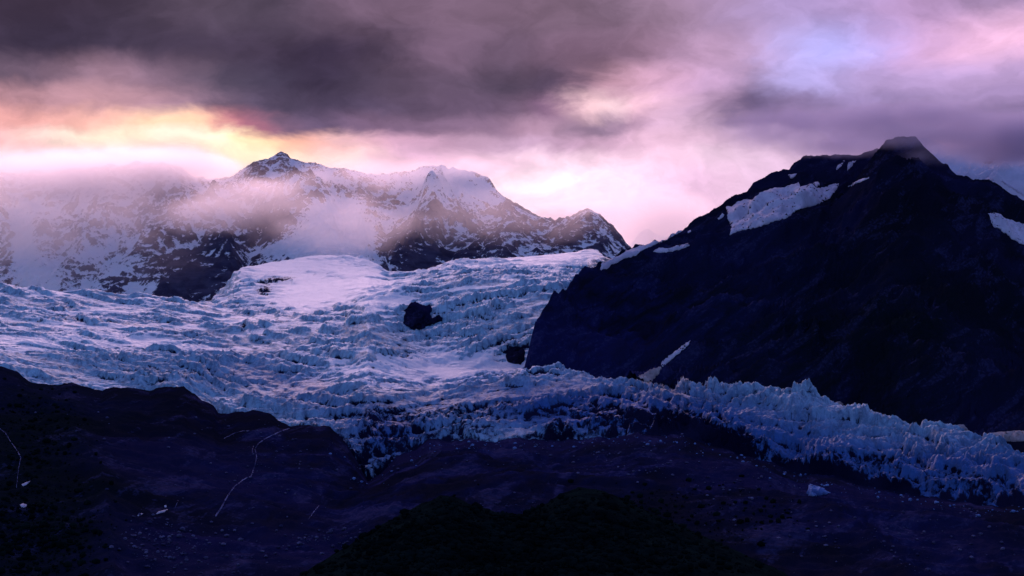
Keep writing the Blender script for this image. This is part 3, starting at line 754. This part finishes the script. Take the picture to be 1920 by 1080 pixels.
def strip(pts, w):
    """outline of a narrow band along a polyline; w may be one width or one per point"""
    if not hasattr(w, '__len__'):
        w = [w] * len(pts)
    l, r = [], []
    for i, (x, y) in enumerate(pts):
        xa, ya = pts[max(0, i - 1)]
        xb, yb = pts[min(len(pts) - 1, i + 1)]
        dd = math.hypot(xb - xa, yb - ya) or 1
        nx, ny = -(yb - ya) / dd, (xb - xa) / dd
        l.append((x + nx * w[i] / 2, y + ny * w[i] / 2))
        r.append((x - nx * w[i] / 2, y - ny * w[i] / 2))
    return l + r[::-1]

SNOWS = [
 (right, M_PATCH, 'large old snowfield in the hollow left of the dark peak', [(1362, 387), (1372, 388), (1381, 379), (1394, 374), (1412, 374), (1424, 362), (1437, 357), (1452, 352), (1470, 352), (1484, 346), (1497, 342), (1500, 350), (1513, 347), (1533, 341), (1537, 347), (1528, 353), (1545, 352), (1560, 346), (1573, 344), (1566, 358), (1556, 372), (1536, 382), (1517, 388), (1502, 391), (1488, 398), (1476, 408), (1455, 414), (1436, 421), (1416, 428), (1396, 430), (1380, 436), (1368, 441), (1372, 426), (1364, 410)]),
 (right, M_PATCH, 'long ragged snow streaks fanning down the left ridge beside the glacier saddle', [(1125, 506), (1130, 488), (1142, 482), (1156, 481), (1172, 472), (1196, 462), (1230, 450), (1262, 436), (1276, 430), (1278, 434), (1256, 446), (1226, 460), (1200, 472), (1192, 480), (1172, 484), (1158, 492), (1146, 495), (1138, 504)]),
 (right, M_PATCH, 'slim snow streak with a blunt right end below the fanning streaks', [(1224, 472), (1236, 464), (1252, 466), (1272, 460), (1290, 456), (1294, 461), (1276, 468), (1258, 472), (1240, 474)]),
 (right, M_PATCH, 'broken snow patch high on the right flank at the picture edge', [(1852, 400), (1866, 399), (1876, 402), (1884, 409), (1900, 414), (1924, 422), (1946, 440), (1946, 470), (1920, 459), (1900, 450), (1888, 440), (1876, 430), (1862, 424), (1858, 414)]),
 (right, M_PATCH, 'straight thin snow streak under the shoulder of the dark peak', strip([(1590, 350), (1606, 342), (1622, 336), (1630, 333)], [1.5, 3.6, 3.6, 2])),
 (right, M_PATCH, 'small hooked snow patch left of the large snowfield', strip([(1346, 411), (1352, 407), (1356, 401)], [4, 5, 4])),
 (right, M_PATCH, 'small snow triangle near the crest above the large snowfield', [(1478, 328), (1494, 326), (1488, 332), (1482, 333)]),
 (right, M_PATCH, 'narrow slanting snow gully near the crest of the back ridge', strip([(1568, 318), (1576, 309), (1583, 302)], [2.4, 5, 3])),
 (right, M_PATCH, 'wider snow gully beside the narrow one, touching the dark peak', [(1589, 320), (1591, 304), (1605, 301), (1598, 311)]),
 (right, M_PATCH, 'tiny snow fleck low on the left ridge', strip([(1289, 436), (1296, 433)], 3)),
 (right, M_PATCH, 'pale snow streak tapering down the gully at the foot of the dark mountain', [(1240, 682), (1248, 672), (1262, 662), (1278, 649), (1295, 638), (1292, 645), (1276, 660), (1262, 672), (1252, 680), (1242, 688)]),
 (right, M_PATCH, 'long snow stripe on the right skyline of the dark peak', strip([(1878, 340), (1895, 350), (1925, 368)], [2, 4, 5])),
 (right, M_PATCH, 'tiny snow spot on the right shoulder of the dark peak', strip([(1853, 336), (1864, 337)], 3)),
 (right, M_DIRTY, 'beige fan of dirty snow spreading from the gully onto the ice', [(1182, 718), (1196, 706), (1212, 698), (1226, 690), (1240, 688), (1236, 698), (1228, 708), (1218, 720), (1200, 722)]),
 (slope, M_PATCH, 'small white snow wedge beside the stream on the left slope', [(40, 909), (48, 905), (57, 902), (50, 909), (43, 912)]),
 (slope, M_PATCH, 'white snow patch lower left on the heath slope', [(37, 947), (44, 944), (52, 947), (46, 952), (40, 951)]),
 (slope, M_PATCH, 'short snow bar low on the dark slope, left of the longer bar', [(257, 967), (261, 963), (268, 963), (264, 966)]),
 (slope, M_PATCH, 'longer snow bar slanting on the dark slope', [(292, 964), (298, 959), (306, 957), (314, 955), (308, 960), (298, 963)]),
 (slope, M_PATCH, 'snow dot just above the longer snow bar', strip([(308, 950), (312, 949)], 3.5)),
]
for i, (tg, mt, lab, ol) in enumerate(SNOWS):
    o = drape('snow_patch', tg, ol, mt, 3.0 if tg is right else 1.2, i * 3, 3.2 if tg is right else 2.5, 1.5 if tg is right else 0.3)
    if o:
        tag(o, lab, 'snow patch', group='snow patches on the slopes')

DIRTY = [
 (right, M_DIRTY, 'beige dirty snow cone behind the ice rim, below the middle of the dark mountain', [(1538, 768), (1548, 760), (1562, 755), (1574, 753), (1581, 758), (1572, 766), (1560, 772), (1545, 774)]),
 (right, M_DIRTY, 'pointed beige snow wedge standing on the rim of the ice by the fan', [(1286, 733), (1296, 726), (1308, 722), (1317, 718), (1313, 726), (1304, 734), (1294, 738)]),
 (right, M_DIRTY, 'beige snow hump on the ice rim toward the right edge', [(1768, 808), (1782, 800), (1798, 796), (1808, 798), (1816, 808), (1806, 816), (1784, 816)]),
 (right, M_DIRTY, 'long ribbed bank of dirty snow at the right edge beyond the ice', [(1842, 818), (1860, 812), (1876, 810), (1894, 809), (1924, 808), (1940, 812), (1940, 828), (1905, 828), (1880, 826), (1858, 824)]),
 (right, M_DIRTY, 'jagged dirty snow apron at the left foot of the dark mountain', [(1000, 694), (1014, 690), (1022, 684), (1032, 690), (1046, 687), (1057, 687), (1050, 697), (1044, 706), (1024, 706), (1006, 702)]),
]
for i, (tg, mt, lab, ol) in enumerate(DIRTY):
    o = drape('snow_patch', tg, ol, mt, 4.0, 60 + i, 4.0, 1.0, 2.0)
    if o:
        tag(o, lab, 'snow patch', group='snow patches on the slopes')
o = drape('rock_outcrop', glacier, [(756, 606), (757, 594), (762, 578), (768, 571), (778, 567), (788, 572), (798, 575), (807, 573), (810, 582), (806, 590), (811, 598), (822, 592), (830, 596), (828, 602), (812, 607), (800, 612), (786, 619), (774, 618), (762, 612)], M_DARK, 8.0, 80, 4.0, 1.2, 2.5)
if o: tag(o, 'dark rock island poking through the icefall in the middle of the glacier', 'rock outcrop')
o = drape('rock_outcrop', glacier, [(948, 668), (954, 656), (966, 650), (978, 652), (985, 660), (984, 674), (976, 684), (962, 682), (952, 678)], M_DARK, 5.0, 81, 4.0, 1.2, 2.0)
if o: tag(o, 'small dark rock knob in the ice beside the foot of the dark mountain', 'rock outcrop')
o = drape('ice_block', slope, [(1512, 926), (1519, 910), (1526, 912), (1540, 918), (1557, 925), (1540, 929), (1524, 931)], M_BLUEICE, 5.0, 82, 3.5, 0.6, 3.0)
if o: tag(o, 'wedge of pale blue ice lying on the rock just below the glacier edge', 'ice block')

STREAMS = [
 ('forked white stream falling from the ice edge over the dark rock', [(543, 803), (528, 808), (510, 816), (495, 824), (484, 832), (478, 842), (481, 856), (478, 872), (473, 888), (470, 893), (455, 900), (440, 912), (430, 925), (424, 935), (415, 952), (404, 968)], [2, 4, 3, 2.4, 3, 2, 3, 2, 3, 2, 3, 3, 3.4, 4, 6, 4]),
 ('short side fall left of the forked stream', [(475, 836), (473, 845), (474, 852)], [2, 3, 1.6]),
 ('thin white stream winding down the left slope', [(-2, 802), (10, 812), (20, 828), (32, 845), (39, 858), (35, 876), (33, 895), (31, 915)], [2, 2.4, 2.6, 2.4, 4, 2, 2, 1.6]),
 ('short pale trickle below the middle of the dark slope', [(334, 938), (331, 946), (328, 953)], [1.6, 2.6, 1.6]),
 ('pale trickle slanting down right of the forked stream', [(598, 948), (588, 960), (578, 974)], [1.6, 2.4, 1.6]),
 ('faint pale trickle below the blue ice tongue', [(686, 856), (682, 870), (676, 882)], [1.6, 2.2, 1.4]),
 ('trickle dropping from a ledge at the foot of the ice', [(420, 822), (440, 812), (456, 808), (466, 808)], [1.4, 2, 2, 1.4]),
]
for i, (lab, pts, w) in enumerate(STREAMS):
    o = drape('stream', slope, strip(pts, [q * 0.5 for q in w]), M_WATER, 0.6, 100 + i, 3.0, 0.5)
    if o:
        tag(o, lab, 'stream', 'structure')

# ------------------------------------------------------------------ rubble and low shrubs
ICO = None
def ico():
    global ICO
    if ICO is None:
        import bmesh
        bm = bmesh.new()
        bmesh.ops.create_icosphere(bm, subdivisions=1, radius=1)
        ICO = (np.array([v.co[:] for v in bm.verts]), np.array([[v.index for v in f.verts] for f in bm.faces]))
        bm.free()
    return ICO
def scatter(name, target, zones, mat, size, flat, seed, sink=0.2):
    rng = np.random.default_rng(seed)
    V, F = ico()
    vs, fs = [], []
    for cx, cy, rx, ry, n in zones:
        for _ in range(n):
            x, y = cx + rng.normal() * rx * 0.55, cy + rng.normal() * ry * 0.55
            loc, nrm = hit(target, x, y)
            if loc is None or y > 1100:
                continue
            r_ = size * (0.4 + 2.2 * rng.random() ** 5)
            sc_ = r_ * np.array([rng.uniform(.8, 1.5), rng.uniform(.8, 1.3), flat * rng.uniform(.8, 1.3)])
            p = V * (1 + 0.35 * (rng.random((len(V), 1)) - 0.5)) * sc_
            fs.append(F + len(V) * len(vs))
            vs.append(p + np.array(loc) + (0, 0, sc_[2] * (1 - 2 * sink)))
    me = bpy.data.meshes.new(name)
    me.from_pydata(np.concatenate(vs).tolist(), [], np.concatenate(fs).tolist())
    me.materials.append(mat)
    o = bpy.data.objects.new(name, me)
    col.objects.link(o)
    return o
tag(scatter('rubble', slope, [(310, 1020, 90, 55, 420), (520, 860, 150, 90, 320), (430, 1040, 160, 40, 120), (620, 1010, 90, 20, 130), (1050, 840, 320, 50, 260), (1180, 860, 130, 30, 120), (960, 950, 60, 10, 40), (1400, 900, 120, 60, 160), (1700, 1010, 240, 70, 300), (200, 790, 120, 40, 40)], M_STONE, 1.1, 0.7, 3),
    'pale stones and flecks of ice strewn over the dark rock slope', kind='stuff')
edge = [(x, float(L(RT, x)) + 9, 30, 12, 6) for x in range(660, 1920, 26)]
tag(scatter('rubble', slope, edge, M_BLUEICE, 1.3, 0.8, 8), 'broken chunks of blue ice fallen along the foot of the glacier edge', kind='stuff')
tag(scatter('shrubbery', hill, [(850, 1010, 260, 70, 2600), (1120, 1000, 300, 70, 2600), (950, 1060, 500, 30, 1500)], M_BUSH, 1.7, 0.8, 5),
    'low dark shrubs covering the near hill', kind='stuff')
tag(scatter('shrubbery', slope, [(60, 1000, 120, 110, 1400), (60, 800, 90, 80, 500), (1250, 960, 200, 50, 500)], M_BUSH, 1.7, 0.8, 6),
    'low dark shrubs on the left-hand slope', kind='stuff')

# ------------------------------------------------------------------ mist and cloud
def wpos(px, py, Y):
    return (tanx(px) * Y, Y, tanz(py) * Y)
def mist(name, puffs, dens, color, aniso, scale, lo, hi, label, step, thr=(0.35, 0.7)):
    m, n = new_mat(name)
    P = n.node('ShaderNodeNewGeometry').outputs['Position']
    q = n.noise(n.vm('MULTIPLY', P, (1, 1, 1.5)), scale, 5, 0.6, 0.5)
    tot = None
    for px, py, Y, rx, ry, rz, k in puffs:
        c0 = wpos(px, py, Y)
        dv = n.vm('MULTIPLY', n.vm('SUBTRACT', P, c0), (1 / rx, 1 / ry, 1 / rz))
        r2 = n.vm('DOT_PRODUCT', dv, dv)
        g = n.ss(r2, 1.0, 0.0, 0.0, k)
        tot = g if tot is None else n.m('ADD', tot, g)
    d = n.m('MULTIPLY', tot, n.ss(n.m('ADD', q, n.m('MULTIPLY', tot, 0.12)), thr[0], thr[1]))
    d = n.m('MULTIPLY', d, dens)
    pv = n.node('ShaderNodeVolumePrincipled')
    n.put(pv.inputs['Color'], color)
    n.put(pv.inputs['Density'], d)
    pv.inputs['Anisotropy'].default_value = aniso
    o = n.node('ShaderNodeOutputMaterial')
    n.t.links.new(pv.outputs[0], o.inputs['Volume'])
    m.cycles.volume_step_rate = step
    lo_, hi_ = np.array([1e9] * 3), np.array([-1e9] * 3)
    for px, py, Y, rx, ry, rz, k in puffs:
        c0 = np.array(wpos(px, py, Y))
        lo_ = np.minimum(lo_, c0 - (rx, ry, rz))
        hi_ = np.maximum(hi_, c0 + (rx, ry, rz))
    vs = [(x, y, z) for x in (lo_[0], hi_[0]) for y in (lo_[1], hi_[1]) for z in (lo_[2], hi_[2])]
    me = bpy.data.meshes.new(name)
    me.from_pydata(vs, [], [(0, 1, 3, 2), (4, 6, 7, 5), (0, 4, 5, 1), (2, 3, 7, 6), (0, 2, 6, 4), (1, 5, 7, 3)])
    me.materials.append(m)
    ob = bpy.data.objects.new(name, me)
    col.objects.link(ob)
    return tag(ob, label, name, 'stuff')
PUFFS = [
    (30, 345, 8500, 800, 500, 220, 1.4), (220, 330, 9000, 600, 420, 200, 1.9), (330, 312, 9500, 420, 350, 150, 2.0), (110, 320, 9400, 500, 350, 160, 1.6), (400, 318, 9500, 260, 300, 90, 1.2),
    (470, 372, 8300, 420, 350, 130, 1.5), (390, 405, 7900, 330, 300, 120, 1.4), (560, 350, 8700, 300, 300, 90, 0.9), (60, 430, 7800, 700, 450, 220, 0.9), (640, 425, 7350, 460, 330, 190, 0.9), (250, 400, 8300, 450, 350, 130, 1.0),
    (690, 335, 9300, 600, 400, 140, 0.9), (850, 318, 9500, 420, 350, 110, 0.9), (650, 390, 8000, 1500, 450, 330, 0.4), (80, 470, 7600, 1000, 450, 380, 0.4), (1000, 400, 8200, 900, 450, 200, 0.35), (1105, 388, 8700, 220, 250, 70, 0.9)]
mist('mist', [(px, py, Y * 0.83, rx * 0.83, ry * 0.83, rz * 0.83, k) for px, py, Y, rx, ry, rz, k in PUFFS],
    0.0021, (0.998, 0.955, 0.955), 0.70, 0.0042, 0, 0, 'pink mist drifting over the left summits of the far range', 0.2, (0.40, 0.66))
mist('mist', [(1210, 440, 12300, 700, 500, 420, 1.0), (1260, 420, 12300, 500, 400, 300, 1.0)], 0.0019, (0.998, 0.96, 0.962), 0.70, 0.002, 0, 0, 'pink mist veiling the small far peak between the mountains', 0.3, (0.1, 0.4))
mist('cloud', [
    (1690, 254, 5020, 280, 150, 48, 0.55), (1790, 290, 4900, 200, 150, 40, 0.4), (1560, 282, 5700, 240, 150, 36, 0.6), (1705, 228, 5400, 420, 320, 78, 1.0), (1890, 262, 5750, 360, 320, 112, 1.5), (1500, 238, 5950, 380, 260, 92, 0.8), (1600, 276, 5950, 260, 200, 50, 0.8), (1780, 268, 5500, 200, 220, 50, 0.8)],
    0.0075, (0.72, 0.64, 0.80), 0.25, 0.0065, 0, 0, 'ragged grey-violet cloud round the summit of the dark mountain', 0.2, (0.36, 0.72))
